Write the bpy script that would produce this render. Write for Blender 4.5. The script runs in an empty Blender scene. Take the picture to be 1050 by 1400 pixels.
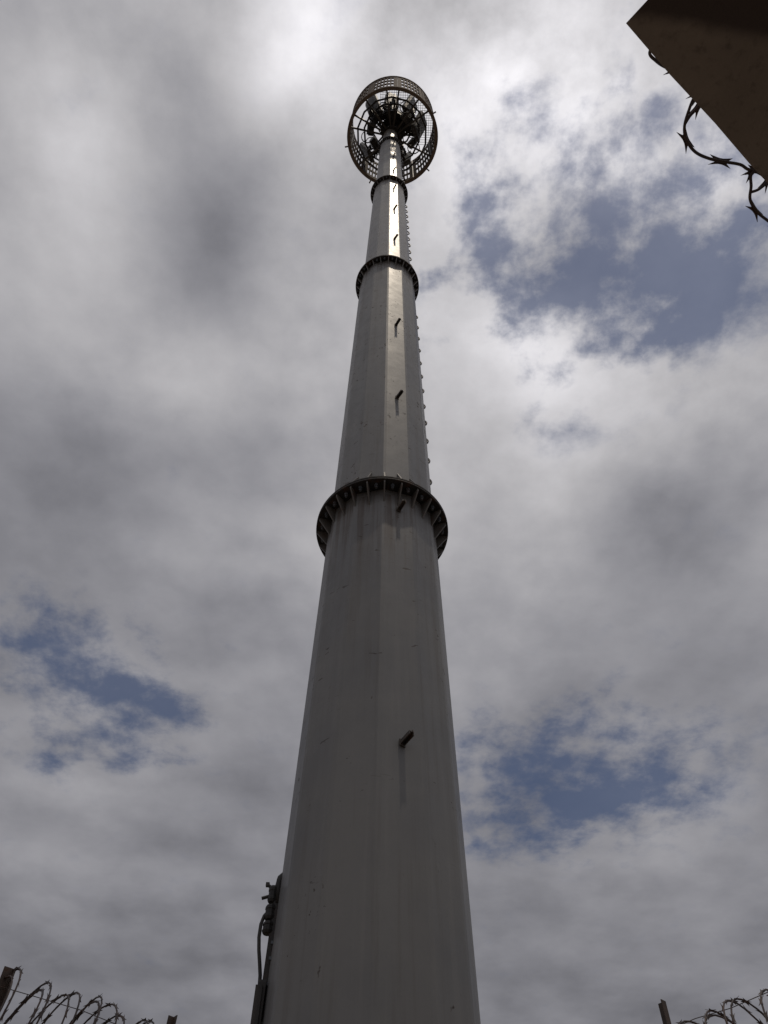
import bpy, math, random
from mathutils import Vector, Matrix
R = math.radians
random.seed(7)
sc = bpy.context.scene
C = sc.collection

# ------------------------------------------------------------------ camera
F_PX, PITCH, ROLL = 1050.0, R(55), R(1.3)
cam = bpy.data.objects.new('camera', bpy.data.cameras.new('camera'))
C.objects.link(cam)
fwd = Vector((0, math.cos(PITCH), math.sin(PITCH)))
up0 = Vector((0, -math.sin(PITCH), math.cos(PITCH))); rt0 = Vector((1, 0, 0))
up = up0*math.cos(ROLL) - rt0*math.sin(ROLL); rt = rt0*math.cos(ROLL) + up0*math.sin(ROLL)
mw = Matrix((rt, up, -fwd)).transposed().to_4x4()
mw.translation = (0, 0, 1.6)
cam.matrix_world = mw
cam.data.sensor_fit = 'VERTICAL'; cam.data.sensor_height = 36.0
cam.data.lens = 36.0*F_PX/1400.0
cam.data.clip_start = 0.05; cam.data.clip_end = 3000
sc.camera = cam

# ------------------------------------------------------------------ light, exposure
SUN_EL, SUN_AZ = R(77), R(31)                 # sun high behind the camera, a little to its right
sun_dir = Vector((math.sin(SUN_AZ)*math.cos(SUN_EL), -math.cos(SUN_AZ)*math.cos(SUN_EL), math.sin(SUN_EL)))
sl = bpy.data.lights.new('sun', 'SUN'); sl.energy = 2.0; sl.angle = R(1.2); sl.color = (1, .87, .70)
sun = bpy.data.objects.new('sun', sl); C.objects.link(sun)
sun.rotation_euler = (-sun_dir).to_track_quat('-Z', 'Y').to_euler()
sun.location = (0, 0, 60)
vs = sc.view_settings
vs.view_transform = 'Standard'; vs.look = 'None'; vs.gamma = 1; vs.use_curve_mapping = False
vs.exposure = -1.5
sc.cycles.max_bounces = 6; sc.cycles.use_denoising = True

# ------------------------------------------------------------------ sky: daylight blue behind a broken cloud deck
world = bpy.data.worlds.new('World'); sc.world = world; world.use_nodes = True
wt = world.node_tree; wt.nodes.clear()
class G:
    """terse node-graph writer"""
    def __init__(s, tree): s.t = tree
    def n(s, typ, ins=None, **kw):
        nd = s.t.nodes.new(typ)
        for k, v in kw.items(): setattr(nd, k, v)
        for k, v in (ins or {}).items():
            if isinstance(v, bpy.types.NodeSocket): s.t.links.new(v, nd.inputs[k])
            else: nd.inputs[k].default_value = v
        return nd
    def m(s, op, a, b=None, c=None, clamp=False):
        d = {0: a}
        if b is not None: d[1] = b
        if c is not None: d[2] = c
        nd = s.n('ShaderNodeMath', d, operation=op); nd.use_clamp = clamp
        return nd.outputs[0]
    def v(s, op, a, b=None, out=0):
        d = {0: a}
        if b is not None: d[1] = b
        return s.n('ShaderNodeVectorMath', d, operation=op).outputs[out]
    def noise(s, vec, scale, detail=4, rough=.5, dist=0.0, out='Fac'):
        return s.n('ShaderNodeTexNoise', {'Vector': vec, 'Scale': scale, 'Detail': detail, 'Roughness': rough, 'Distortion': dist}).outputs[out]
    def smooth(s, x, lo, hi, a=0.0, b=1.0):
        return s.n('ShaderNodeMapRange', {0: x, 1: lo, 2: hi, 3: a, 4: b}, interpolation_type='SMOOTHSTEP').outputs[0]
    def mix(s, f, a, b, typ='MIX'):
        nd = s.n('ShaderNodeMix', data_type='RGBA', blend_type=typ)
        for i, v in ((0, f), (6, a), (7, b)):
            if isinstance(v, bpy.types.NodeSocket): s.t.links.new(v, nd.inputs[i])
            else: nd.inputs[i].default_value = v
        return nd.outputs[2]
g = G(wt)
nishita = g.n('ShaderNodeTexSky', sky_type='NISHITA', sun_disc=False, sun_elevation=SUN_EL,
              sun_rotation=math.pi - SUN_AZ, air_density=1.0, dust_density=1.0, ozone_density=1.5)
D = g.v('NORMALIZE', g.n('ShaderNodeTexCoord').outputs['Generated'])
sx = g.n('ShaderNodeSeparateXYZ', {0: D})
dz = g.m('ADD', g.m('MAXIMUM', sx.outputs[2], 0.0), 0.1)
q = g.n('ShaderNodeCombineXYZ', {0: g.m('DIVIDE', sx.outputs[0], dz), 1: g.m('DIVIDE', sx.outputs[1], dz), 2: 0.0}).outputs[0]
# ragged cloud edges: the deck coordinates are warped at two scales
w1 = g.v('SUBTRACT', g.noise(q, 4.0, 3, .5, out='Color'), (.5, .5, .5))
w2 = g.v('SUBTRACT', g.noise(q, 15.0, 5, .6, out='Color'), (.5, .5, .5))
qw = g.v('ADD', q, g.v('ADD', g.v('MULTIPLY', w1, (.19, .19, 0)), g.v('MULTIPLY', w2, (.05, .05, 0))))
qs = g.v('ADD', q, g.v('MULTIPLY', w1, (.12, .12, 0)))
qf = g.v('ADD', q, g.v('MULTIPLY', w1, (.03, .03, 0)))
# (kind, x, y, turn, half-axes, weight) in the plane of the cloud deck: B = gap in the deck, W = thinner / thicker cloud
BLOBS = [('B', 0.318, 0.22, -0.029, 0.154, 0.121, 1.0),
    ('B', 0.409, 0.318, -0.036, 0.102, 0.082, 0.9),
    ('B', 0.231, 0.289, -0.03, 0.128, 0.069, 0.7),
    ('B', 0.14, 0.249, -0.026, 0.092, 0.066, 0.45),
    ('B', 0.285, 0.146, -0.025, 0.047, 0.037, 0.5),
    ('B', 0.079, 0.109, -0.021, 0.054, 0.041, 0.4),
    ('B', 0.052, 0.307, -0.024, 0.026, 0.03, 0.6),
    ('B', -0.015, 0.045, -0.019, 0.033, 0.028, 0.3),
    ('B', 0.133, 0.186, -0.024, 0.048, 0.053, 0.35),
    ('B', 0.249, 0.495, -0.037, 0.062, 0.037, 0.6),
    ('B', 0.389, 1.136, -0.063, 0.215, 0.131, 1.0),
    ('B', 0.435, 1.249, -0.069, 0.198, 0.102, 0.8),
    ('B', 0.205, 1.091, -0.048, 0.101, 0.09, 0.5),
    ('B', 0.28, 1.3, -0.058, 0.081, 0.104, 0.45),
    ('B', -0.554, 0.874, 0.006, 0.102, 0.077, 0.8),
    ('B', -0.465, 0.953, 0.002, 0.13, 0.098, 0.8),
    ('B', -0.374, 1.027, -0.004, 0.074, 0.038, 0.8),
    ('B', -0.509, 1.133, 0.006, 0.139, 0.049, 0.95),
    ('B', -0.42, 1.044, -0.001, 0.086, 0.061, 0.5),
    ('B', -0.295, 0.123, -0.017, 0.031, 0.035, 0.35),
    ('B', 0.203, 0.371, -0.031, 0.054, 0.048, 0.4),
    ('W', -0.074, 0.078, -0.019, 0.06, 0.079, 0.35),
    ('W', 0.157, 0.121, -0.022, 0.131, 0.084, 0.45),
    ('W', -0.329, 0.158, -0.016, 0.086, 0.089, 0.16),
    ('W', 0.335, 0.159, -0.027, 0.07, 0.045, 0.35),
    ('W', 0.146, 0.382, -0.029, 0.154, 0.067, 0.25),
    ('W', 0.351, 0.454, -0.04, 0.177, 0.095, 0.2),
    ('W', -0.306, 0.421, -0.012, 0.102, 0.08, 0.16),
    ('W', -0.101, 0.388, -0.02, 0.055, 0.155, 0.14),
    ('W', -0.111, 0.677, -0.021, 0.159, 0.115, 0.16),
    ('W', 0.181, 0.618, -0.037, 0.123, 0.246, 0.18),
    ('W', 0.088, 0.226, -0.024, 0.058, 0.12, 0.2),
    ('W', -0.607, 1.521, 0.013, 0.174, 0.146, 0.1),
    ('W', -0.564, 1.218, 0.01, 0.195, 0.08, 0.12),
    ('W', 0.474, 1.395, -0.075, 0.277, 0.09, 0.1),
    ('W', -0.289, 1.78, -0.014, 0.096, 0.169, 0.1),
    ('W', -0.207, 0.193, -0.017, 0.081, 0.17, -0.2),
    ('W', -0.228, 0.569, -0.014, 0.171, 0.105, -0.12),
    ('W', -0.51, 0.631, -0.0, 0.122, 0.189, -0.1),
    ('W', 0.496, 0.875, -0.063, 0.192, 0.14, -0.12),
    ('W', -0.408, 0.816, -0.003, 0.179, 0.088, -0.05),
    ('W', -0.0, 0.033, -0.019, 0.044, 0.031, -0.1),
    ('W', 0.347, 0.687, -0.048, 0.105, 0.065, -0.06)]
BLOBS += [('W', -.26, .26, -.02, .09, .12, -.05), ('W', -.40, .05, 0, .10, .07, -.12), ('W', .10, .05, 0, .10, .05, .12),
          ('B', -.5, -.9, .3, .35, .2, .9), ('B', .8, -.5, 1., .3, .2, .8), ('B', -1.2, .1, .2, .3, .25, .8), ('B', 1.5, .8, .2, .35, .3, .9),
          ('B', .3, -1.6, .1, .5, .2, .9), ('B', -1.5, 1.6, .2, .5, .2, .8), ('B', 1.6, 2.2, .1, .5, .3, .8), ('B', -1.6, -1.3, 0, .5, .3, .8)]
gap, shade = 0.0, 0.0
for kind, bx, by, turn, ra, rb, wgt in BLOBS:
    k = 1.62 if kind == 'B' else 1.9
    mp = g.n('ShaderNodeMapping', {'Vector': qw if kind == 'B' else qs, 'Location': (bx, by, 0), 'Rotation': (0, 0, turn), 'Scale': (ra*k, rb*k, 1)}, vector_type='TEXTURE')
    gr = g.n('ShaderNodeTexGradient', {0: mp.outputs[0]}, gradient_type='SPHERICAL').outputs['Fac']
    if kind == 'B': gap = g.m('MULTIPLY_ADD', g.m('POWER', gr, .8), wgt*.78, gap)
    else: shade = g.m('MULTIPLY_ADD', g.smooth(gr, 0, 1), wgt, shade)
fine = g.noise(qf, 9.0, 8, .62)
veil = g.m('ADD', g.m('MULTIPLY', g.noise(qf, 2.6, 4, .5), .6), g.m('MULTIPLY', g.noise(qf, 6.0, 5, .5), .4))
gap = g.m('ADD', gap, g.m('MULTIPLY', g.m('SUBTRACT', fine, .5), 1.0))
wisp = g.noise(qf, 15.0, 8, .6)
# a stretch of torn, mottled cloud high on the right and another across the zenith
def patch(x, y, r):
    mp = g.n('ShaderNodeMapping', {'Vector': qs, 'Location': (x, y, 0), 'Scale': (r, r, 1)}, vector_type='TEXTURE')
    return g.smooth(g.n('ShaderNodeTexGradient', {0: mp.outputs[0]}, gradient_type='SPHERICAL').outputs['Fac'], 0, .55)
torn = g.m('MAXIMUM', g.m('MAXIMUM', patch(.19, .21, .36), g.m('MULTIPLY', g.m('MAXIMUM', patch(-.46, .99, .32), patch(.37, 1.17, .36)), .6)), g.m('MAXIMUM', patch(-.1, -.6, .4), patch(.9, -.2, .45)))
gap = g.m('ADD', gap, g.m('MULTIPLY', g.m('SUBTRACT', wisp, .52), g.m('MULTIPLY_ADD', torn, 1.9, 1.1)))
gap = g.m('ADD', gap, g.m('MULTIPLY', g.m('SUBTRACT', g.noise(qf, 6.0, 6, .6), .50), g.m('MULTIPLY', torn, 1.5)))
blue = g.smooth(gap, .06, 1.12)
# cloud brightness: thin cloud scatters forward, so it brightens towards the sun
s = g.m('MAXIMUM', g.v('DOT_PRODUCT', D, tuple(sun_dir), out=1), 0.0)
base = g.m('ADD', g.m('MULTIPLY_ADD', g.m('POWER', s, 1.5), .285, .19), g.m('MULTIPLY', g.m('POWER', s, 20.0), .20))
tex = g.m('MULTIPLY_ADD', g.m('SUBTRACT', veil, .5), 1.85, 1.02)
tex = g.m('MULTIPLY_ADD', g.m('SUBTRACT', fine, .5), g.m('MULTIPLY_ADD', g.m('POWER', s, 6.0), .85, .32), tex)
lum = g.m('MULTIPLY', g.m('MULTIPLY', base, tex), g.m('MULTIPLY_ADD', shade, 1.7, .97))
lum = g.m('MAXIMUM', lum, .03)
STRENGTH = 0.14
EXP2 = 2**1.5/STRENGTH                           # undoes the exposure and the background strength
tint = g.mix(g.smooth(lum, .12, .5), (.95, .95, 1.06, 1), (.995, .975, 1.01, 1))   # grey-lilac undersides, creamier where thin
cloud = g.v('SCALE', tint); nd = cloud.node; wt.links.new(g.m('MULTIPLY', lum, EXP2), nd.inputs['Scale'])
# haze-veiled blue of the gaps
sky_blue = g.mix(.12, nishita.outputs[0], cloud)
sky_blue = g.v('MULTIPLY', sky_blue, (.76, .80, .92))
col = g.mix(g.m('MULTIPLY', blue, .88), cloud, sky_blue)
bg = g.n('ShaderNodeBackground', {'Color': col, 'Strength': STRENGTH})
wt.links.new(bg.outputs[0], g.n('ShaderNodeOutputWorld').inputs[0])
world.cycles.sampling_method = 'MANUAL'; world.cycles.sample_map_resolution = 512

# ------------------------------------------------------------------ materials
def mat(name, fn):
    m = bpy.data.materials.new(name); m.use_nodes = True
    t = m.node_tree; t.nodes.clear(); gg = G(t)
    b = gg.n('ShaderNodeBsdfPrincipled'); o = gg.n('ShaderNodeOutputMaterial')
    t.links.new(b.outputs[0], o.inputs[0])
    fn(gg, b, lambda k, v: t.links.new(v, b.inputs[k]) if isinstance(v, bpy.types.NodeSocket) else setattr(b.inputs[k], 'default_value', v))
    return m
def objco(gg): return gg.n('ShaderNodeTexCoord').outputs['Object']
def geoco(gg): return gg.n('ShaderNodeNewGeometry').outputs['Position']
def stretch(gg, v, s): return gg.v('MULTIPLY', v, s)

def f_pole(k, wear):
  def lift(c): return tuple(min(1, x*k) for x in c[:3]) + (1,)
  def f(gg, b, put):
      p = geoco(gg)
      big = gg.noise(p, 1.3, 4, .55)
      streak = gg.noise(stretch(gg, p, (16, 16, .55)), 1.0, 5, .6)
      speck = gg.noise(stretch(gg, p, (1, 1, .75)), 25, 4, .62)
      patch = gg.noise(p, 2.6, 3, .6)
      col = gg.mix(gg.smooth(big, .3, .7), lift((.126, .130, .136, 1)), lift((.155, .156, .155, 1)))
      col = gg.mix(gg.m('MULTIPLY', gg.smooth(streak, .50, .72), .34), col, lift((.085, .073, .062, 1)))
      col = gg.mix(gg.m('MULTIPLY', gg.smooth(streak, .47, .3), .2), col, lift((.20, .197, .192, 1)))
      # chips and rust specks in loose groups
      chip = gg.m('MULTIPLY', gg.smooth(speck, .665-.05*wear, .70-.05*wear), gg.smooth(patch, .54-.055*wear, .62-.05*wear))
      col = gg.mix(gg.m('MULTIPLY', chip, .85), col, (.048, .033, .025, 1))
      scr = gg.noise(stretch(gg, p, (9, 9, 26)), 1.0, 2, .5, 1.2)
      scm = gg.m('MULTIPLY', gg.smooth(scr, .715-.025*wear, .735-.025*wear), gg.smooth(gg.noise(p, 1.1, 2, .5), .46, .56))
      col = gg.mix(gg.m('MULTIPLY', scm, .8), col, (.055, .045, .04, 1))
      # rust runs hanging below each bolted joint
      z = gg.n('ShaderNodeSeparateXYZ', {0: p}).outputs[2]
      fine_run = gg.noise(stretch(gg, p, (30, 30, .9)), 1.0, 4, .6)
      for zj in (6.46, 12.53, 18.3):
          run = gg.m('MULTIPLY', gg.smooth(z, zj-1.1, zj), gg.m('LESS_THAN', z, zj+.12))
          col = gg.mix(gg.m('MULTIPLY', gg.m('MULTIPLY', run, gg.smooth(fine_run, .44, .62)), .6), col, (.075, .052, .038, 1))
      put('Base Color', col)
      rough = gg.m('ADD', gg.m('MULTIPLY', gg.m('SUBTRACT', gg.noise(p, 7, 4, .6), .5), .16), .50)
      rough = gg.m('ADD', rough, gg.m('MULTIPLY', chip, .3))
      put('Roughness', rough); put('Specular IOR Level', .10)
      put('Coat Weight', gg.m('MULTIPLY', gg.smooth(gg.noise(p, 9, 4, .6), .25, .7, .09, .19), gg.m('SUBTRACT', 1.0, chip)))
      put('Coat Roughness', gg.m('MULTIPLY_ADD', gg.m('SUBTRACT', gg.noise(p, 4, 4, .6), .5), .12, .27))
      h = gg.m('ADD', gg.m('MULTIPLY', gg.noise(p, 5, 3, .5), .5), gg.m('MULTIPLY', gg.noise(p, 60, 3, .6), .06))
      h = gg.m('SUBTRACT', h, gg.m('MULTIPLY', gg.m('ADD', chip, scm), .05))
      put('Normal', gg.n('ShaderNodeBump', {'Height': h, 'Strength': .35, 'Distance': .01}).outputs[0])
  return f
M_pole = mat('grey_pole_paint', f_pole(1.32, .25))
M_pole_worn = mat('scuffed_grey_pole_paint', f_pole(1.4, 1.0))
M_pole_pale = mat('pale_grey_pole_paint', f_pole(1.75, .9))       # the upper sections get a paler base colour

def f_steel(c1, c2, rust, rough, spec=.4):
    def f(gg, b, put):
        p = geoco(gg)
        col = gg.mix(gg.smooth(gg.noise(p, 6, 5, .6), .35, .65), c1, c2)
        r = gg.noise(p, 14, 6, .65)
        col = gg.mix(gg.m('MULTIPLY', gg.smooth(r, .52, .66), rust), col, (.09, .045, .025, 1))
        put('Base Color', col); put('Roughness', rough); put('Specular IOR Level', spec)
        put('Normal', gg.n('ShaderNodeBump', {'Height': gg.noise(p, 80, 3, .6), 'Strength': .25, 'Distance': .004}).outputs[0])
    return f
M_flange = mat('flange_steel', f_steel((.038, .036, .038, 1), (.028, .027, .028, 1), .6, .6, .2))
M_gusset = mat('gusset_steel', f_steel((.13, .122, .115, 1), (.10, .095, .09, 1), .5, .45))
M_bolt = mat('zinc_bolt', f_steel((.10, .115, .14, 1), (.07, .08, .095, 1), .35, .4, .5))
M_peg = mat('dark_peg_steel', f_steel((.055, .047, .042, 1), (.08, .065, .055, 1), .8, .6))
M_screen = mat('brown_screen_paint', f_steel((.115, .091, .077, 1), (.15, .122, .104, 1), .2, .75, .06))
M_dark = mat('dark_mount_steel', f_steel((.030, .028, .028, 1), (.045, .042, .04, 1), .3, .5))
M_ant = mat('weathered_radome', f_steel((.095, .09, .088, 1), (.07, .067, .065, 1), .1, .5))
M_radio = mat('radio_casing', f_steel((.06, .059, .058, 1), (.045, .044, .044, 1), .1, .5))
M_cable = mat('black_cable', f_steel((.022, .021, .021, 1), (.035, .033, .032, 1), 0, .55))
M_razor = mat('rusty_razor_tape', f_steel((.05, .042, .042, 1), (.075, .05, .042, 1), .8, .55))
M_post = mat('rusty_post', f_steel((.085, .06, .048, 1), (.06, .045, .038, 1), .7, .7))
M_box = mat('dark_box_steel', f_steel((.026, .024, .024, 1), (.04, .036, .034, 1), .25, .6))

def f_conc(c1, c2, c3, sc_=1.0):
    def f(gg, b, put):
        p = geoco(gg)
        n1 = gg.noise(p, 2.2*sc_, 6, .6); n2 = gg.noise(p, 28*sc_, 4, .6); n3 = gg.noise(p, .9*sc_, 4, .6, .6)
        col = gg.mix(gg.smooth(n1, .3, .7), c1, c2)
        col = gg.mix(gg.m('MULTIPLY', gg.smooth(n3, .5, .62), .7), col, c3)
        col = gg.mix(gg.m('MULTIPLY', gg.smooth(n2, .55, .75), .4), col, c3)
        put('Base Color', col); put('Roughness', .9); put('Specular IOR Level', .2)
        put('Normal', gg.n('ShaderNodeBump', {'Height': gg.m('ADD', n1, gg.m('MULTIPLY', n2, .3)), 'Strength': .5, 'Distance': .02}).outputs[0])
    return f
def f_roof(gg, b, put):
    p = geoco(gg)
    n1 = gg.noise(p, 3.0, 6, .6); n2 = gg.noise(p, 30, 4, .6)
    col = gg.mix(gg.smooth(n1, .3, .7), (.29, .25, .22, 1), (.235, .203, .18, 1))
    col = gg.mix(gg.m('MULTIPLY', gg.smooth(n2, .5, .75), .45), col, (.08, .065, .056, 1))
    # shade painted into the slab colour from its front edge inwards
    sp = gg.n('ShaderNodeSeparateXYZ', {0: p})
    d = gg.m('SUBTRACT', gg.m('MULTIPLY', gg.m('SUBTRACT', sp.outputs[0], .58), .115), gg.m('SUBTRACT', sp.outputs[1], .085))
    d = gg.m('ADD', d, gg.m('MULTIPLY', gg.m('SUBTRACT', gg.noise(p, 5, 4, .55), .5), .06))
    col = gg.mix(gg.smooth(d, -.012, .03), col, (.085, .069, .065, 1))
    put('Base Color', col); put('Roughness', .9); put('Specular IOR Level', .2)
    put('Normal', gg.n('ShaderNodeBump', {'Height': gg.m('ADD', n1, gg.m('MULTIPLY', n2, .3)), 'Strength': .5, 'Distance': .02}).outputs[0])
M_conc = mat('shade_painted_concrete', f_roof)
M_wall = mat('wall_render', f_conc((.30, .27, .23, 1), (.25, .22, .19, 1), (.17, .15, .13, 1)))
M_pad = mat('footing_concrete', f_conc((.28, .27, .25, 1), (.22, .21, .20, 1), (.14, .13, .12, 1)))
M_ground = mat('sandy_soil', f_conc((.26, .21, .16, 1), (.20, .165, .13, 1), (.15, .12, .10, 1), .5))

# ------------------------------------------------------------------ mesh helpers
class MB:
    def __init__(s): s.v = []; s.f = []
    def add(s, vs, fs):
        o = len(s.v); s.v += [tuple(x) for x in vs]; s.f += [tuple(i+o for i in f) for f in fs]
    def box(s, c, size, mtx=None):
        x, y, z = (d/2 for d in size); c = Vector(c)
        vs = [Vector((i, j, k)) for i in (-x, x) for j in (-y, y) for k in (-z, z)]
        if mtx: vs = [mtx @ v for v in vs]
        s.add([v + c for v in vs], [(0,1,3,2),(4,6,7,5),(0,4,5,1),(2,3,7,6),(0,2,6,4),(1,5,7,3)])
    def bar(s, a, b, w, h=None, up=(0, 0, 1)):
        a, b = Vector(a), Vector(b); h = h or w; d = (b-a).normalized(); u = Vector(up)
        if abs(d.dot(u)) > .98: u = Vector((0, 1, 0))
        x = d.cross(u).normalized()*w/2; y = x.normalized().cross(d)*h/2
        vs = [p + i*x + j*y for p in (a, b) for i, j in ((-1,-1),(1,-1),(1,1),(-1,1))]
        s.add(vs, [(0,1,2,3),(7,6,5,4),(0,4,5,1),(1,5,6,2),(2,6,7,3),(3,7,4,0)])
    def tube(s, pts, r, n=6, closed=False, caps=True):
        pts = [Vector(p) for p in pts]; N = len(pts); o = len(s.v); prev = None
        for i, p in enumerate(pts):
            a = pts[(i-1) % N] if closed or i else p; b = pts[(i+1) % N] if closed or i < N-1 else p
            d = (b-a).normalized()
            if prev is None:
                t = Vector((0, 0, 1)) if abs(d.z) < .9 else Vector((0, 1, 0)); prev = d.cross(t).normalized()
            prev = (prev - d*prev.dot(d)).normalized(); bb = d.cross(prev)
            rr = r[i] if isinstance(r, (list, tuple)) else r
            s.v += [tuple(p + (prev*math.cos(2*math.pi*k/n) + bb*math.sin(2*math.pi*k/n))*rr) for k in range(n)]
        for i in range(N if closed else N-1):
            j = (i+1) % N
            s.f += [(o+i*n+k, o+i*n+(k+1) % n, o+j*n+(k+1) % n, o+j*n+k) for k in range(n)]
        if caps and not closed:
            s.f += [tuple(o+k for k in range(n))[::-1], tuple(o+(N-1)*n+k for k in range(n))]
    def loft(s, rings, cap=True, closed=False):
        o = len(s.v); n = len(rings[0])
        for r_ in rings: s.v += [tuple(p) for p in r_]
        m = len(rings)
        for i in range(m if closed else m-1):
            j = (i+1) % m
            s.f += [(o+i*n+k, o+i*n+(k+1) % n, o+j*n+(k+1) % n, o+j*n+k) for k in range(n)]
        if cap and not closed:
            s.f += [tuple(o+k for k in range(n))[::-1], tuple(o+(m-1)*n+k for k in range(n))]
    def prism(s, poly, n, t):
        """flat outline (list of points) thickened by t along n"""
        n = Vector(n).normalized()*t/2; poly = [Vector(p) for p in poly]; k = len(poly)
        s.add([p-n for p in poly] + [p+n for p in poly],
              [tuple(range(k))[::-1], tuple(range(k, 2*k))] + [(i, (i+1) % k, k+(i+1) % k, k+i) for i in range(k)])
    def data(s, name, m, smooth=False):
        me = bpy.data.meshes.new(name); me.from_pydata(s.v, [], s.f); me.materials.append(m)
        me.validate()
        import bmesh
        bm = bmesh.new(); bm.from_mesh(me); bmesh.ops.recalc_face_normals(bm, faces=bm.faces); bm.to_mesh(me); bm.free()
        if smooth:
            for p in me.polygons: p.use_smooth = True
        return me
    def build(s, name, m, parent=None, smooth=False):
        return link(name, s.data(name, m, smooth), parent)
def link(name, data, parent=None, loc=(0, 0, 0), rot=(0, 0, 0)):
    o = bpy.data.objects.new(name, data); C.objects.link(o); o.parent = parent; o.location = loc; o.rotation_euler = rot
    return o
def tag(o, label=None, cat=None, group=None, kind=None):
    for k, v in (('label', label), ('category', cat), ('group', group), ('kind', kind)):
        if v: o[k] = v
    return o
def thing(name, label, cat, loc=(0, 0, 0), rot=(0, 0, 0), group=None):
    return tag(link(name, None, None, loc, rot), label, cat, group)
def ring(r, z, n, off=0.0, c=(0, 0)):
    return [Vector((c[0]+r*math.cos(off+2*math.pi*k/n), c[1]+r*math.sin(off+2*math.pi*k/n), z)) for k in range(n)]
def pol(r, az, z=0.0):
    """az measured from the side that faces the camera (-Y), positive to the right (+X)"""
    return Vector((r*math.sin(az), -r*math.cos(az), z))

# ------------------------------------------------------------------ ground
DIST = 3.75
b = MB(); n = 40
b.add([(x*900/n-450, y*900/n-450, 0) for x in range(n+1) for y in range(n+1)],
      [(x*(n+1)+y, (x+1)*(n+1)+y, (x+1)*(n+1)+y+1, x*(n+1)+y+1) for x in range(n) for y in range(n)])
tag(b.build('ground', M_ground), kind='structure')
b = MB(); o_ = [(-1.1, 2.65), (1.1, 2.65), (1.1, 4.85), (-1.1, 4.85)]
b.loft([[Vector((x, y, z)) for x, y in o_] for z in (.004, .34)] + [[Vector((x*.98, DIST+(y-DIST)*.98, .36)) for x, y in o_]])
tag(b.build('tower_footing', M_pad), kind='structure')

# ------------------------------------------------------------------ the monopole
tower = thing('monopole_tower', 'tall grey twelve-sided steel monopole of flanged sections carrying the round screened antenna cage', 'tower', (.006, DIST, 0), (0, -.0026, 0))
VOFF = R(1.2)
def facet_ring(r, z, n=12, soft=.055):
    """twelve flats with the narrow bend of pressed plate at each corner; a corner faces the camera"""
    out = []
    cs = [pol(r/math.cos(math.pi/n)*.995, VOFF + 2*math.pi*k/n, z) for k in range(n)]
    for k in range(n):
        a, p, c = cs[k-1], cs[k], cs[(k+1) % n]
        out += [p.lerp(a, soft), p.lerp(c, soft)]
    return out
JOINTS = [.36, 6.66, 12.70, 18.42, 23.45, 28.2]
RADII = [(.492, .428), (.418, .385), (.352, .312), (.292, .258), (.205, .190)]
for i, (r0, r1) in enumerate(RADII):
    b = MB()
    z0, z1 = JOINTS[i], JOINTS[i+1]
    zs = [z0 + (z1-z0)*k/6 for k in range(7)]
    b.loft([facet_ring(r0 + (r1-r0)*k/6, z) for k, z in enumerate(zs)])
    b.build('pole_section', (M_pole, M_pole_worn, M_pole_pale, M_pole_pale, M_pole_pale)[i], tower)
base = MB(); base.loft([ring(.75, .362, 48), ring(.75, .402, 48)]); base.build('base_plate', M_flange, tower)
def flange(zj, r_out, r_lo, r_up, t, n_gus, gh, n_bolt, split):
    """two bolted collar plates with gussets above and below"""
    b = MB()
    N = 96
    for za, zb in ((zj-t, zj-.002), (zj+.002, zj+t)):
        b.loft([ring(r_lo*.93, za, N), ring(r_out-.004, za, N), ring(r_out, za+.004, N), ring(r_out, zb-.004, N), ring(r_out-.004, zb, N), ring(r_lo*.93, zb, N)], closed=True)
    pl = b.build('flange_plate', M_flange, tower)
    def gus(rin, rout, z0, z1):
        g_ = MB()      # in its own frame: x outward, z up
        g_.prism([(rin, 0, z0), (rout, 0, z0), (rout, 0, z0 + (z1-z0)*.14), (rin + .012, 0, z1), (rin, 0, z1)], (0, 1, 0), .011)
        return g_.data('gusset', M_gusset)
    lo = gus(r_lo*.97, r_out-.012, zj-t-.001, zj-t-gh)
    hi = gus(r_up*.97, r_out-.025, zj+t+.001, zj+t+gh*1.35)
    bo = MB()
    bo.loft([ring(.0165 if rr else .010, z_, 6) for z_, rr in ((-t-.052, 0), (-t-.031, 0), (-t-.031, 1), (-t-.001, 1), (-t-.001, 0), (t+.001, 0), (t+.001, 1), (t+.026, 1))])
    bo = bo.data('bolt', M_bolt)
    for k in range(n_gus):
        az = VOFF + 2*math.pi*k/n_gus
        for me in (lo, hi): link('gusset', me, pl, (0, 0, 0), (0, 0, az - math.pi/2))
    for k in range(n_bolt):
        az = VOFF + 2*math.pi*(k+.5)/n_bolt
        link('bolt', bo, pl, pol((r_out + max(r_lo, r_up))/2 + .004, az, zj), (0, 0, az + random.uniform(0, 1)))
flange(6.66, .540, .428, .418, .020, 24, .19, 24, 1)
flange(12.70, .463, .385, .352, .020, 24, .17, 24, 1)
flange(18.42, .388, .312, .292, .018, 16, .12, 16, 0)
flange(23.45, .322, .258, .205, .018, 16, .10, 16, 0)

def pole_r(z):
    for i in range(5):
        if z < JOINTS[i+1]: return RADII[i][0] + (RADII[i][1]-RADII[i][0])*(z-JOINTS[i])/(JOINTS[i+1]-JOINTS[i])
# folded step pegs up the flat just right of the centre line
AZ_PEG = VOFF + R(15)
pg = MB()
pg.box((.045, 0, .002), (.09, .030, .005)); pg.box((.045, .013, -.010), (.09, .004, .022)); pg.box((.045, -.013, -.010), (.09, .004, .022))
pg.box((.004, 0, -.008), (.008, .036, .045)); pg.box((.09, .006, .008), (.006, .007, .012))
pgm = pg.data('step_peg', M_peg)
for z in (2.3, 4.22, 6.40, 8.33, 10.24, 14.0, 15.95, 17.62, 19.45, 21.09, 22.7):
    link('step_peg', pgm, tower, pol(pole_r(z), AZ_PEG, z), (R(random.uniform(-4, 4)), R(-8), AZ_PEG - math.pi/2 + R(random.uniform(10, 20))))
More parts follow.
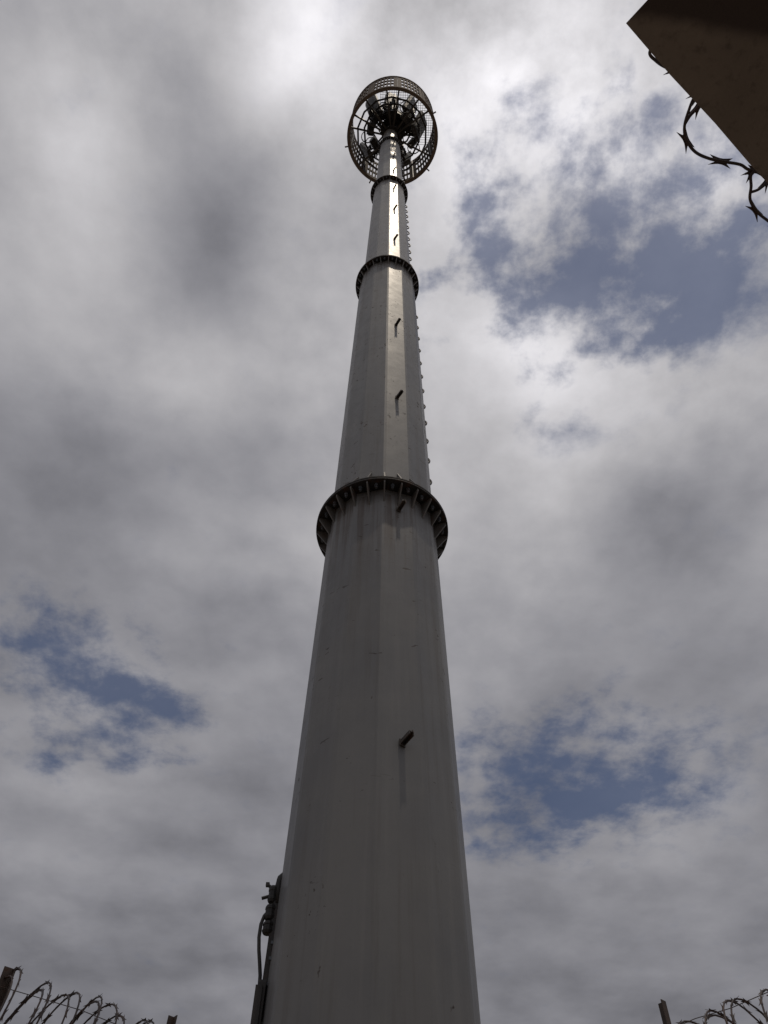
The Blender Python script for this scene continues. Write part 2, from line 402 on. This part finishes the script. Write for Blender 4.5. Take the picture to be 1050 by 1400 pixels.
# half-round climbing rungs up the right side, each bent from rod
def rung_mesh(out, half):
    rg = MB(); rg.tube([(out*math.sin(t)**.7 - .012, 0, half*math.cos(t)) for t in [math.pi*k/12 for k in range(13)]], .012, 6)
    return rg.data('rung', M_dark, True)
rung_lo, rung_hi = rung_mesh(.062, .055), rung_mesh(.074, .10)
zs = [7.27 + .382*k for k in range(13)] + [13.3 + .385*k for k in range(13)] + [19.0 + .385*k for k in range(11)]
for z in zs:
    link('rung', rung_lo if z < 12.5 else rung_hi, tower, pol(pole_r(z) + .006, VOFF + R(106), z), (0, 0, VOFF + R(106) - math.pi/2 + R(random.uniform(-4, 4))))

# ------------------------------------------------------------------ perforated screen round the antennas
Z0, Z1, RS = 25.15, 27.75, 1.25
screen = thing('antenna_screen', 'round brown perforated cage of slotted panels ringing the antennas at the pole top', 'screen', (.0, DIST, 0))
for z in (Z0, Z1):
    b = MB(); N = 96
    b.loft([ring(RS-.07, z, N), ring(RS+.02, z, N), ring(RS+.02, z+.16, N), ring(RS+.006, z+.16, N), ring(RS+.006, z+.02, N), ring(RS-.07, z+.02, N)] if z == Z0 else
           [ring(RS-.01, z, N), ring(RS+.02, z, N), ring(RS+.02, z+.12, N), ring(RS-.01, z+.12, N)], closed=True)
    b.build('rim', M_screen, screen)
NP, NC = 10, 6
def curved(b, a0, a1, z0, z1, th=.035, seg=1):
    for k in range(seg):
        p, q_ = a0 + (a1-a0)*k/seg, a0 + (a1-a0)*(k+1)/seg
        vs = [pol(r_, a_, z_) for z_ in (z0, z1) for r_, a_ in ((RS-th, p), (RS, p), (RS, q_), (RS-th, q_))]
        b.add(vs, [(0,1,2,3),(7,6,5,4),(0,4,5,1),(1,5,6,2),(2,6,7,3),(3,7,4,0)])
b = MB()
aw = 2*math.pi/NP; gp = .008; mar = .12*aw; slot = .64
pitch = (aw - 2*mar)/NC
rows = [(Z0+.16, Z0+.42)]; zz = Z0+.42; rh = .56; rb = .15
holes = []
for k in range(3):
    holes.append((zz, zz+rh)); rows.append((zz+rh, zz+rh+rb if k < 2 else Z1)); zz += rh+rb
for z0, z1 in rows: curved(b, gp, aw-gp, z0, z1, seg=5)
for z0, z1 in holes:
    curved(b, gp, mar + pitch*(1-slot)/2, z0, z1); curved(b, aw-mar-pitch*(1-slot)/2, aw-gp, z0, z1)
    for c in range(NC-1): curved(b, mar + pitch*(c+.5+slot/2), mar + pitch*(c+1.5-slot/2), z0, z1)
pm = b.data('screen_panel', M_screen)
for k in range(NP): link('screen_panel', pm, screen, (0, 0, 0), (0, 0, k*aw + R(5)))
for k in range(NP):
    b = MB(); a = k*aw + R(5); b.bar(pol(RS-.03, a, Z0+.02), pol(RS-.03, a, Z1), .03); b.build('stanchion', M_dark, screen)
for az in (-152, -101, 60, 128):
    b = MB(); b.bar(pol(RS+.02, R(az), Z0+.05), pol(RS+.11, R(az), Z0+.05), .035); b.build('lug', M_screen, screen)

# ------------------------------------------------------------------ steel mount inside the screen
mount = thing('antenna_mount', 'dark spoked steel frame inside the cage joining the pole top to its rim', 'mount frame', (-.02, DIST, 0))
for az in (-78, -62, -38, -8, 8, 36, 55, 112, -128, 160):
    b = MB(); b.bar(pol(.18, R(az), Z0+.25), pol(RS-.03, R(az), Z0+.06), .045, .06); b.build('spoke', M_dark, mount)
for rr, z, n_ in ((.98, Z0+.35, 14), (.80, Z0+.6, 12), (.62, Z0+2.2, 12)):
    b = MB(); b.tube(ring(rr, z, n_, .2), .026, 6, closed=True); b.build('ring_pipe', M_dark, mount)
for z in (Z0+.3, Z0+1.5, Z0+2.3):
    b = MB(); b.loft([ring(.19, z, 24), ring(.27, z, 24), ring(.27, z+.12, 24), ring(.19, z+.12, 24)], closed=True); b.build('collar', M_dark, mount)
b = MB()
b.loft([ring(.19, Z0+1.0, 24), ring(.36, Z0+1.0, 24, 0, (.03, -.05)), ring(.36, Z0+1.05, 24, 0, (.03, -.05)), ring(.19, Z0+1.05, 24)], closed=True); hub = b.build('hub_plate', M_dark, mount)
for k in range(8):
    b = MB(); a = R(45*k+12); b.prism([pol(.2, a, Z0+.98), pol(.31, a, Z0+.98), pol(.2, a, Z0+.7)], pol(1, a+math.pi/2), .014); b.build('gusset', M_dark, hub)
# fine grating of the walkway on the camera side
b = MB()
def chord(c, r0, r1):
    o = math.sqrt(max(r1*r1-c*c, 0)); i = math.sqrt(max(r0*r0-c*c, 0)) if abs(c) < r0 else 0
    return i, o
k = -1.2
while k < 1.2:
    i, o = chord(k, .66, 1.2)
    if o > i:
        if k > -.35: b.bar((k, -o, Z0+.5), (k, -i if i else (0 if k > .5 else -.5), Z0+.5), .009)
    k += .062
k = -1.2
while k < .25:
    i, o = chord(k, .66, 1.2)
    if i: b.bar((i, k, Z0+.51), (o, k, Z0+.51), .009)
    elif k < -.6: b.bar((-.35, k, Z0+.51), (o, k, Z0+.51), .009)
    k += .062
tag(b.build('grating', M_dark, mount), kind='stuff')
mp_az = (-46, 92, 52, -138, 150, 4)
pipes = []
for az, r_ in zip(mp_az, (.86, .72, .78, .72, .68, .80)):
    b = MB(); b.tube([pol(r_, R(az), Z0+.25), pol(r_, R(az), Z1-.1)], .032, 8); b.build('mount_pipe', M_dark, mount, True)
    for z in (Z0+.7, Z0+2.2):
        b = MB(); b.bar(pol(.18, R(az), z), pol(r_, R(az), z), .05); b.build('outrigger', M_dark, mount)
    pipes.append((r_, az))

def antenna(label, r_, az, face, tilt, w, h, z):
    a = thing('panel_antenna', label, 'antenna', mount.location + pol(r_, R(az), z), (0, 0, 0), 'panel antennas inside the cage')
    a.rotation_euler = (R(tilt), 0, R(face))        # front looks along local -Y
    d = .13
    prof = [(-w/2, d/2), (-w/2, -d*.15), (-w*.36, -d/2), (w*.36, -d/2), (w/2, -d*.15), (w/2, d/2)]
    b = MB()
    b.loft([[Vector((x*k, y*k, zz)) for x, y in prof] for zz, k in ((.0, .9), (.04, 1), (h-.04, 1), (h, .9))]); b.build('radome', M_ant, a)
    b = MB(); b.box((0, 0, -.012), (w*.86, d*.8, .022)); b.build('end_cap', M_radio, a)
    for i in range(4):
        b = MB(); x = (i-1.5)*w*.2; b.loft([ring(.018, -.10, 8, 0, (x, 0)), ring(.018, -.024, 8, 0, (x, 0))]); b.build('connector', M_bolt, a)
    for zz in (h*.18, h*.82):
        b = MB(); b.box((0, d/2+.07, zz), (.10, .14, .09)); b.bar((-.07, d/2+.15, zz), (.07, d/2+.15, zz), .05, .10); b.build('bracket', M_dark, a)
    return a
antenna('pale-topped panel antenna leaning at the upper left inside the cage', .62, -44, -52, 9, .44, 2.0, Z0+.6)
antenna('large dark panel antenna at the right, nearest the cage rim', .66, 84, 70, 9, .48, 2.0, Z0+.4)
antenna('panel antenna between the pole and the upper right of the grating', .62, 40, 66, 9, .46, 1.7, Z0+1.0)
antenna('panel antenna hanging lower left behind the pole, close above the rim', .80, -132, -112, 10, .38, 1.8, Z0+.35)
antenna('slim panel antenna half hidden behind the right edge of the pole', .80, 150, 150, 4, .34, 2.0, Z0+.2)
antenna('panel antenna in front of the pole top towards the highest part of the rim', .56, -8, 24, 7, .42, 1.6, Z0+1.1)

def radio(label, r_, az, z, s=(.32, .16, .46), tw=0):
    a = thing('radio_unit', label, 'radio unit', mount.location + pol(r_, R(az), z), (0, 0, R(az+tw)), 'remote radio units round the pole top')
    b = MB(); w, d, h = s
    b.loft([[Vector((x*k, y*k, zz)) for x, y in ((-w/2, -d/2), (w/2, -d/2), (w/2, d/2), (-w/2, d/2))] for zz, k in ((0, .94), (.02, 1), (h-.02, 1), (h, .94))]); b.build('casing', M_radio, a)
    b = MB()
    for i in range(9): b.box((-w*.42+i*w*.105, -d/2-.024, h/2), (.006, .046, h*.86))
    b.build('cooling_fins', M_radio, a)
    b = MB(); b.tube([(-.07, 0, h), (-.07, 0, h+.06), (.07, 0, h+.06), (.07, 0, h)], .009, 6); b.build('handle', M_dark, a)
    for x in (-.08, 0, .08):
        b = MB(); b.loft([ring(.014, -.06, 8, 0, (x, 0)), ring(.014, -.001, 8, 0, (x, 0))]); b.build('port', M_bolt, a)
    return a
radio('finned radio unit at the left of the pole, level with the spokes', .60, -84, Z0+.9)
radio('finned radio unit behind the pole on its lower left side', .56, -122, Z0+.7)
radio('finned radio unit near the right panel antenna, just right of the pole', .46, 70, Z0+.8)
radio('finned radio unit in front of the pole, left of its centre line', .44, -30, Z0+1.3)
radio('finned radio unit in front of the pole, right of its centre line', .44, 26, Z0+1.0)
radio('finned radio unit in front of the pole, on its centre line', .50, -4, Z0+.75, (.30, .18, .5))
radio('finned radio unit between the upper left antenna and the pole', .58, -52, Z0+.8, (.34, .18, .5))
radio('finned radio unit under the upper right antenna', .56, 46, Z0+.6, (.32, .18, .46))
radio('small finned radio unit tucked behind the right panel antenna', .62, 112, Z0+.6, (.26, .14, .36), 20)

def sag(p, q_, drop, n=10, wob=.0):
    p, q_ = Vector(p), Vector(q_)
    return [p.lerp(q_, t/n) + Vector((random.uniform(-wob, wob), random.uniform(-wob, wob), -drop*4*(t/n)*(1-t/n))) for t in range(n+1)]
cb = thing('feeder_cables', 'tangle of black feeder cables looping between pole top and antennas', 'cables', mount.location)
for k in range(40):
    a0 = random.uniform(-180, 180); r1, a1 = random.choice(pipes)
    p = pol(.21, R(a0), Z0 + random.uniform(.3, 2.2)); q_ = pol(r1-.08 + random.uniform(-.1, .12), R(a1+random.uniform(-12, 12)), Z0 + random.uniform(.35, 1.4))
    b = MB(); b.tube(sag(p, q_, random.uniform(.1, .45), 10, .015), random.choice((.011, .015, .019)), 5); b.build('cable', M_cable, cb, True)
for k in range(14):
    a0 = 2*math.pi*k/14; z0 = Z0 - .3
    b = MB(); b.tube([pol(.225 + random.uniform(0, .05), a0 + .12*math.sin(z*3+k), Z0 + z) for z in [.2 + 2.4*t/8 for t in range(9)]], .02, 5); b.build('cable', M_cable, cb, True)
for a0, rr in ((118, .72), (-60, .62), (-96, .7), (62, .55), (-20, .7), (-112, .62), (100, .5), (28, .8)):
    c0 = pol(rr, R(a0), Z0+.55)
    b = MB(); b.tube([c0 + Vector((.17*math.cos(t), .17*math.sin(t)*.9, .03*math.sin(2*t)+t*.01)) for t in [k*math.pi/8 for k in range(26)]], .012, 5); b.build('cable', M_cable, cb, True)

# ------------------------------------------------------------------ cable riser and box at the lower left of the pole
XL = -.462
riser = thing('cable_riser', 'dark riser bar with cable glands clamped to the left edge of the pole', 'cable riser', (.006+XL, DIST, 0), (0, 0, 0))
tp = math.atan((.492-.428)/6.3)
def on_pole(z, out=0.0): return Vector((-(pole_r(z) + out) - XL, 0, z))
b = MB(); b.bar(on_pole(1.0, .02), on_pole(3.70, .02), .05, .026, (0, 1, 0)); b.build('rail', M_box, riser)
b = MB(); b.tube([on_pole(3.58, .02), on_pole(3.66, .032), on_pole(3.71, .026), on_pole(3.735, .0)], .02, 8); b.build('cable_boot', M_cable, riser, True)
for z, r_, l_ in ((3.625, .024, .08), (3.535, .027, .07), (3.462, .028, .055)):
    b = MB(); c = on_pole(z, .055); zz = [0, .012, l_*.3, l_*.34, l_*.66, l_*.7, l_-.01, l_]; rr = [r_*.8, r_, r_, r_*.9, r_*.9, r_, r_, r_*.75]
    b.loft([[Vector((c.x + x*k, y*k, c.z - l_/2 + h_)) for x, y in [(math.cos(t*math.pi/5), math.sin(t*math.pi/5)) for t in range(10)]] for h_, k in zip(zz, rr)])
    b.build('cable_gland', M_cable, riser)
b = MB(); b.tube([on_pole(3.62, .06), on_pole(3.605, .108)], .008, 6); b.build('stud', M_box, riser)
b = MB(); b.tube([on_pole(3.65, .05), on_pole(3.672, .085)], .008, 6); b.box(on_pole(3.675, .088), (.018, .018, .018)); b.build('stud', M_box, riser)
pts = [(3.535, .065), (3.535, .070), (3.52, .082), (3.48, .092), (3.42, .092), (3.36, .083), (3.30, .070), (3.25, .060), (3.15, .052), (3.0, .050)]
fine_pts = []
for i in range(len(pts)-1):
    for k in range(3): t = k/3; fine_pts.append(on_pole(pts[i][0]*(1-t)+pts[i+1][0]*t, pts[i][1]*(1-t)+pts[i+1][1]*t))
b = MB(); b.tube(fine_pts, .0085, 8); b.build('drop_cable', M_cable, riser, True)
for z in (3.38, 3.31, 3.2):
    b = MB(); c = on_pole(z, .02); b.box(c + Vector((0, -.03, 0)), (.014, .012, .014)); b.build('rail_bolt', M_bolt, riser)
box = thing('equipment_box', 'narrow dark steel box mounted beside the riser at the lower left of the pole', 'electrical box', (.006+XL-.050, DIST, 2.29))
b = MB(); w, d, h = .034, .11, .92
b.loft([[Vector((x*k+zz*.012, y*k, zz)) for x, y in ((-w/2, -d/2), (w/2, -d/2), (w/2, d/2), (-w/2, d/2))] for zz, k in ((0, .96), (.01, 1), (h-.01, 1), (h, .96))]); b.build('casing', M_box, box)
b = MB(); b.box((0, -d/2-.006, h/2), (w*.9, .012, h*.94)); b.build('door', M_box, box)
b = MB(); b.box((w/2+.008, 0, h*.8), (.02, .08, .04)); b.box((w/2+.008, 0, h*.2), (.02, .08, .04)); b.build('bracket', M_box, box)

# ------------------------------------------------------------------ guard booth: only the corner of its flat roof shows
booth = thing('guard_booth', 'dark concrete roof corner, shade painted in, of a booth jutting in overhead at the upper right', 'booth', (.607, .094, 0))
e1 = Vector((.491, .384, 0)).normalized(); e2 = Vector((.045, -.0525, 0)).normalized()
zs_, th = 4.0, .16
b = MB()
P = [Vector((0, 0, 0)), e1*2.6, e1*2.6 + e2*2.4, e2*2.4]
cen = sum(P, Vector())/4
def edge_pts(zv, k, jit):
    out = []
    for i in range(4):
        a, c = P[i], P[(i+1) % 4]
        for t in range(14):
            p = a.lerp(c, t/14); p = cen + (p-cen)*k
            j = jit if t else 0
            out.append(p + Vector((random.uniform(-j, j), random.uniform(-j, j), zv)))
    return out
b.loft([edge_pts(zs_, 1, .0028), edge_pts(zs_+.008, .998, .002), edge_pts(zs_+th-.008, .93, .0015), edge_pts(zs_+th, .925, .001)])
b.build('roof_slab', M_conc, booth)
def corner(u, v): return e1*u + e2*v
for (u0, v0, u1, v1) in ((.45, .45, 2.3, .45), (.45, .45, .45, 2.1), (2.3, .45, 2.3, 2.1), (.45, 2.1, 2.3, 2.1)):
    b = MB(); b.bar(corner(u0, v0) + Vector((0, 0, 2)), corner(u1, v1) + Vector((0, 0, 2)), .14, 3.995); b.build('wall', M_wall, booth)

# ------------------------------------------------------------------ razor wire on the booth roof
def barb_mesh(sz=1.0):
    b = MB(); k = sz
    o = [(-.031, .0125), (-.011, .0082), (-.005, .0072), (.005, .0072), (.011, .0082), (.031, .0125), (.0155, .0030), (.017, -.001),
         (.031, -.0125), (.011, -.0082), (.005, -.0072), (-.005, -.0072), (-.011, -.0082), (-.031, -.0125), (-.017, -.001), (-.0155, .0030)]
    vs = [Vector((x*k, y*k, (abs(y)*.2 + max(0, abs(x)-.012)*.10)*k)) for x, y in o]
    n_ = len(vs)
    b.add(vs + [v + Vector((0, 0, .0014*k)) for v in vs], [tuple(range(n_))[::-1], tuple(range(n_, 2*n_))] + [(i, (i+1) % n_, n_+(i+1) % n_, n_+i) for i in range(n_)])
    return b
def spline(pts, n=8):
    P_ = [Vector(p) for p in pts]; out = []
    for i in range(len(P_)-1):
        p0, p1, p2, p3 = P_[max(i-1, 0)], P_[i], P_[i+1], P_[min(i+2, len(P_)-1)]
        for k in range(n):
            t = k/n
            out.append(.5*((2*p1) + (p2-p0)*t + (2*p0-5*p1+4*p2-p3)*t*t + (3*p1-p0-3*p2+p3)*t**3))
    return out + [P_[-1]]
def frames(pts, step, start=0.0, jit=0.0):
    acc, nxt, out = 0.0, start, []
    for a, c in zip(pts, pts[1:]):
        L = (c-a).length
        while nxt <= acc + L and L > 0:
            out.append((a.lerp(c, (nxt-acc)/L), (c-a).normalized())); nxt += step*random.uniform(1-jit, 1+jit)
        acc += L
    return out
rw = thing('razor_wire', 'loose barbed loops of dark razor wire hanging out past the booth roof edge', 'razor wire')
bm_near = barb_mesh(1.2).data('barb', M_razor)
n1 = Vector((-e1.y, e1.x, 0))
# the loops visible past the edge, then the coil that carries on over the roof
loop_a = [(1.05, .06, 4.30), (.965, .17, 4.24), (.913, .251, 4.18), (.886, .281, 4.165), (.877, .312, 4.16), (.874, .355, 4.16), (.887, .391, 4.16), (.922, .425, 4.16), (.967, .443, 4.16), (1.019, .452, 4.16), (1.07, .459, 4.16), (1.111, .475, 4.165), (1.19, .47, 4.21), (1.29, .38, 4.30), (1.33, .22, 4.42)]
loop_b = [(1.24, .40, 4.26), (1.16, .45, 4.18), (1.113, .481, 4.16), (1.12, .521, 4.155), (1.126, .558, 4.15), (1.157, .593, 4.15), (1.206, .623, 4.16), (1.262, .654, 4.16), (1.34, .69, 4.17), (1.43, .70, 4.21), (1.52, .62, 4.30), (1.56, .46, 4.42)]
loop_c = [(1.122, .537, 4.153), (1.154, .527, 4.165), (1.185, .495, 4.19), (1.25, .38, 4.30), (1.22, .22, 4.42)]
loop_d = [(.875, .351, 4.163), (.887, .33, 4.17), (.908, .306, 4.18), (.945, .25, 4.22), (1.02, .12, 4.32), (1.10, .06, 4.44)]
loop_e = [(x+.0195, y-.025, z) for x, y, z in [(.95, .02, 4.30), (.80, .12, 4.20), (.715, .185, 4.17), (.735, .215, 4.17), (.79, .235, 4.17), (.86, .22, 4.20), (.98, .12, 4.34)]]
for nm, lp, st in (('wire', loop_a, .03), ('wire', loop_b, .05), ('wire', loop_c, .07), ('wire', loop_d, .06), ('wire', loop_e, .04)):
    sp = spline(lp, 8)
    b = MB(); b.tube(sp, .0046, 8); wv = b.build('wire', M_razor, rw, True)
    for p, d in frames(sp, .128, st, .1):
        q4 = d.to_track_quat('X', 'Z').to_matrix().to_4x4() @ Matrix.Rotation(random.uniform(-.55, .55), 4, 'X')
        bo = link('barb', bm_near, wv); bo.matrix_local = Matrix.Translation(p) @ q4

# ------------------------------------------------------------------ perimeter wall with razor wire, two sides meeting behind the pole
U_L = Vector((math.cos(R(38.6)), math.sin(R(38.6)), 0)); U_R = Vector((math.cos(R(-50.7)), math.sin(R(-50.7)), 0))
PL, PR = Vector((-2.992, 6.77, 0)), Vector((2.459, 7.178, 0))
det = U_L.x*(-U_R.y) - U_L.y*(-U_R.x)
dv = PR - PL
tL = (dv.x*(-U_R.y) - dv.y*(-U_R.x))/det; sR = (U_L.x*dv.y - U_L.y*dv.x)/det
CORNER = PL + U_L*tL
barb_far = barb_mesh(1.55)
def razor_fence(name, label, A, u, t0, t1, post_ts, coil):
    f = thing(name, label, 'fence', A)
    nrm = Vector((-u.y, u.x, 0))
    if nrm.y < 0: nrm = -nrm
    b = MB(); b.bar(u*t0 + nrm*.02 + Vector((0, 0, 1.8)), u*t1 + nrm*.02 + Vector((0, 0, 1.8)), .15, 3.59); b.build('base_wall', M_wall, f)
    for t, top, lean, w in post_ts:
        b = MB(); p0 = u*t + nrm*.02 + Vector((0, 0, 3.55)); p1 = u*t + nrm*.02 + Vector((lean[0], lean[1], top))
        b.bar(p0, p1, w, .008, nrm); side = u*(w/2 - .004) - nrm*.03
        b.bar(p0 + side, p1 + side, .008, .055, nrm)
        b.build('post', M_post, f)
    for z0, z1 in ((4.46, 4.44) if A is PL else (4.42, 4.37), (4.12, 4.10)):
        b = MB(); b.tube([u*(t0 + (t1-t0)*k/20) + Vector((0, 0, z0 + (z1-z0)*k/20 + .012*math.sin(k*2.1))) for k in range(21)], .0035, 5); b.build('line_wire', M_razor, f)
    tape, barbs = MB(), MB()
    for (c0, c1, zc0, zc1, r_, pitch_, ph, hand) in coil:
        n_loop = abs(c1-c0)/pitch_; N = int(n_loop*26); pts_ = []
        rj = [random.uniform(.86, 1.08) for _ in range(int(n_loop)+3)]; tj = [random.uniform(-.11, .11) for _ in range(int(n_loop)+3)]
        for i in range(N+1):
            k = i/26; th_ = 2*math.pi*k*hand + ph; li = int(k)
            rr = r_*(rj[li]*(1-k+li) + rj[li+1]*(k-li)); tt = tj[li]*(1-k+li) + tj[li+1]*(k-li)
            t = c0 + (c1-c0)*k/n_loop + tt + .10*math.sin(th_)*hand     # clipped turns lean along the run
            pts_.append(u*t + nrm*(rr*.8*math.cos(th_)) + Vector((0, 0, zc0 + (zc1-zc0)*k/n_loop + rr*math.sin(th_))))
        tape.tube(pts_, .0075, 5)
        for p, d in frames(pts_, .135, .05, .1):
            q4 = d.to_track_quat('X', 'Z').to_matrix() @ Matrix.Rotation(random.uniform(0, 6.28), 3, 'X')
            barbs.add([p + q4 @ Vector(v) for v in barb_far.v], barb_far.f)
    cv = tape.build('razor_coil', M_razor, f, True)
    tag(barbs.build('barb', M_razor, cv), kind='stuff')
    return f
razor_fence('razor_fence', 'razor wire fence with leaning rusty post at lower left, coils dropping to the pole', PL, U_L, -3.2, tL+.1,
            [(0, 4.60, (-.004, -.002), .085), (1.5, 4.64, (.02, .01), .06), (3.1, 4.6, (0, 0), .07), (-1.6, 4.6, (0, 0), .08)],
            [(-2.6, tL-.2, 4.27, 4.10, .37, .245, .4, 1), (-2.55, tL-.2, 4.24, 4.08, .37, .245, .15, 1)])
razor_fence('razor_fence', 'razor wire fence with dark post at lower right, coils rising away from the pole', PR, U_R, sR+.06, 3.6,
            [(0, 4.62, (.008, .003), .075), (1.8, 4.6, (0, 0), .07), (-1.7, 4.6, (0, 0), .07)],
            [(sR+.3, 3.2, 4.04, 4.06, .35, .28, .9, -1), (sR+.33, 3.2, 4.05, 4.04, .34, .28, .6, -1)])
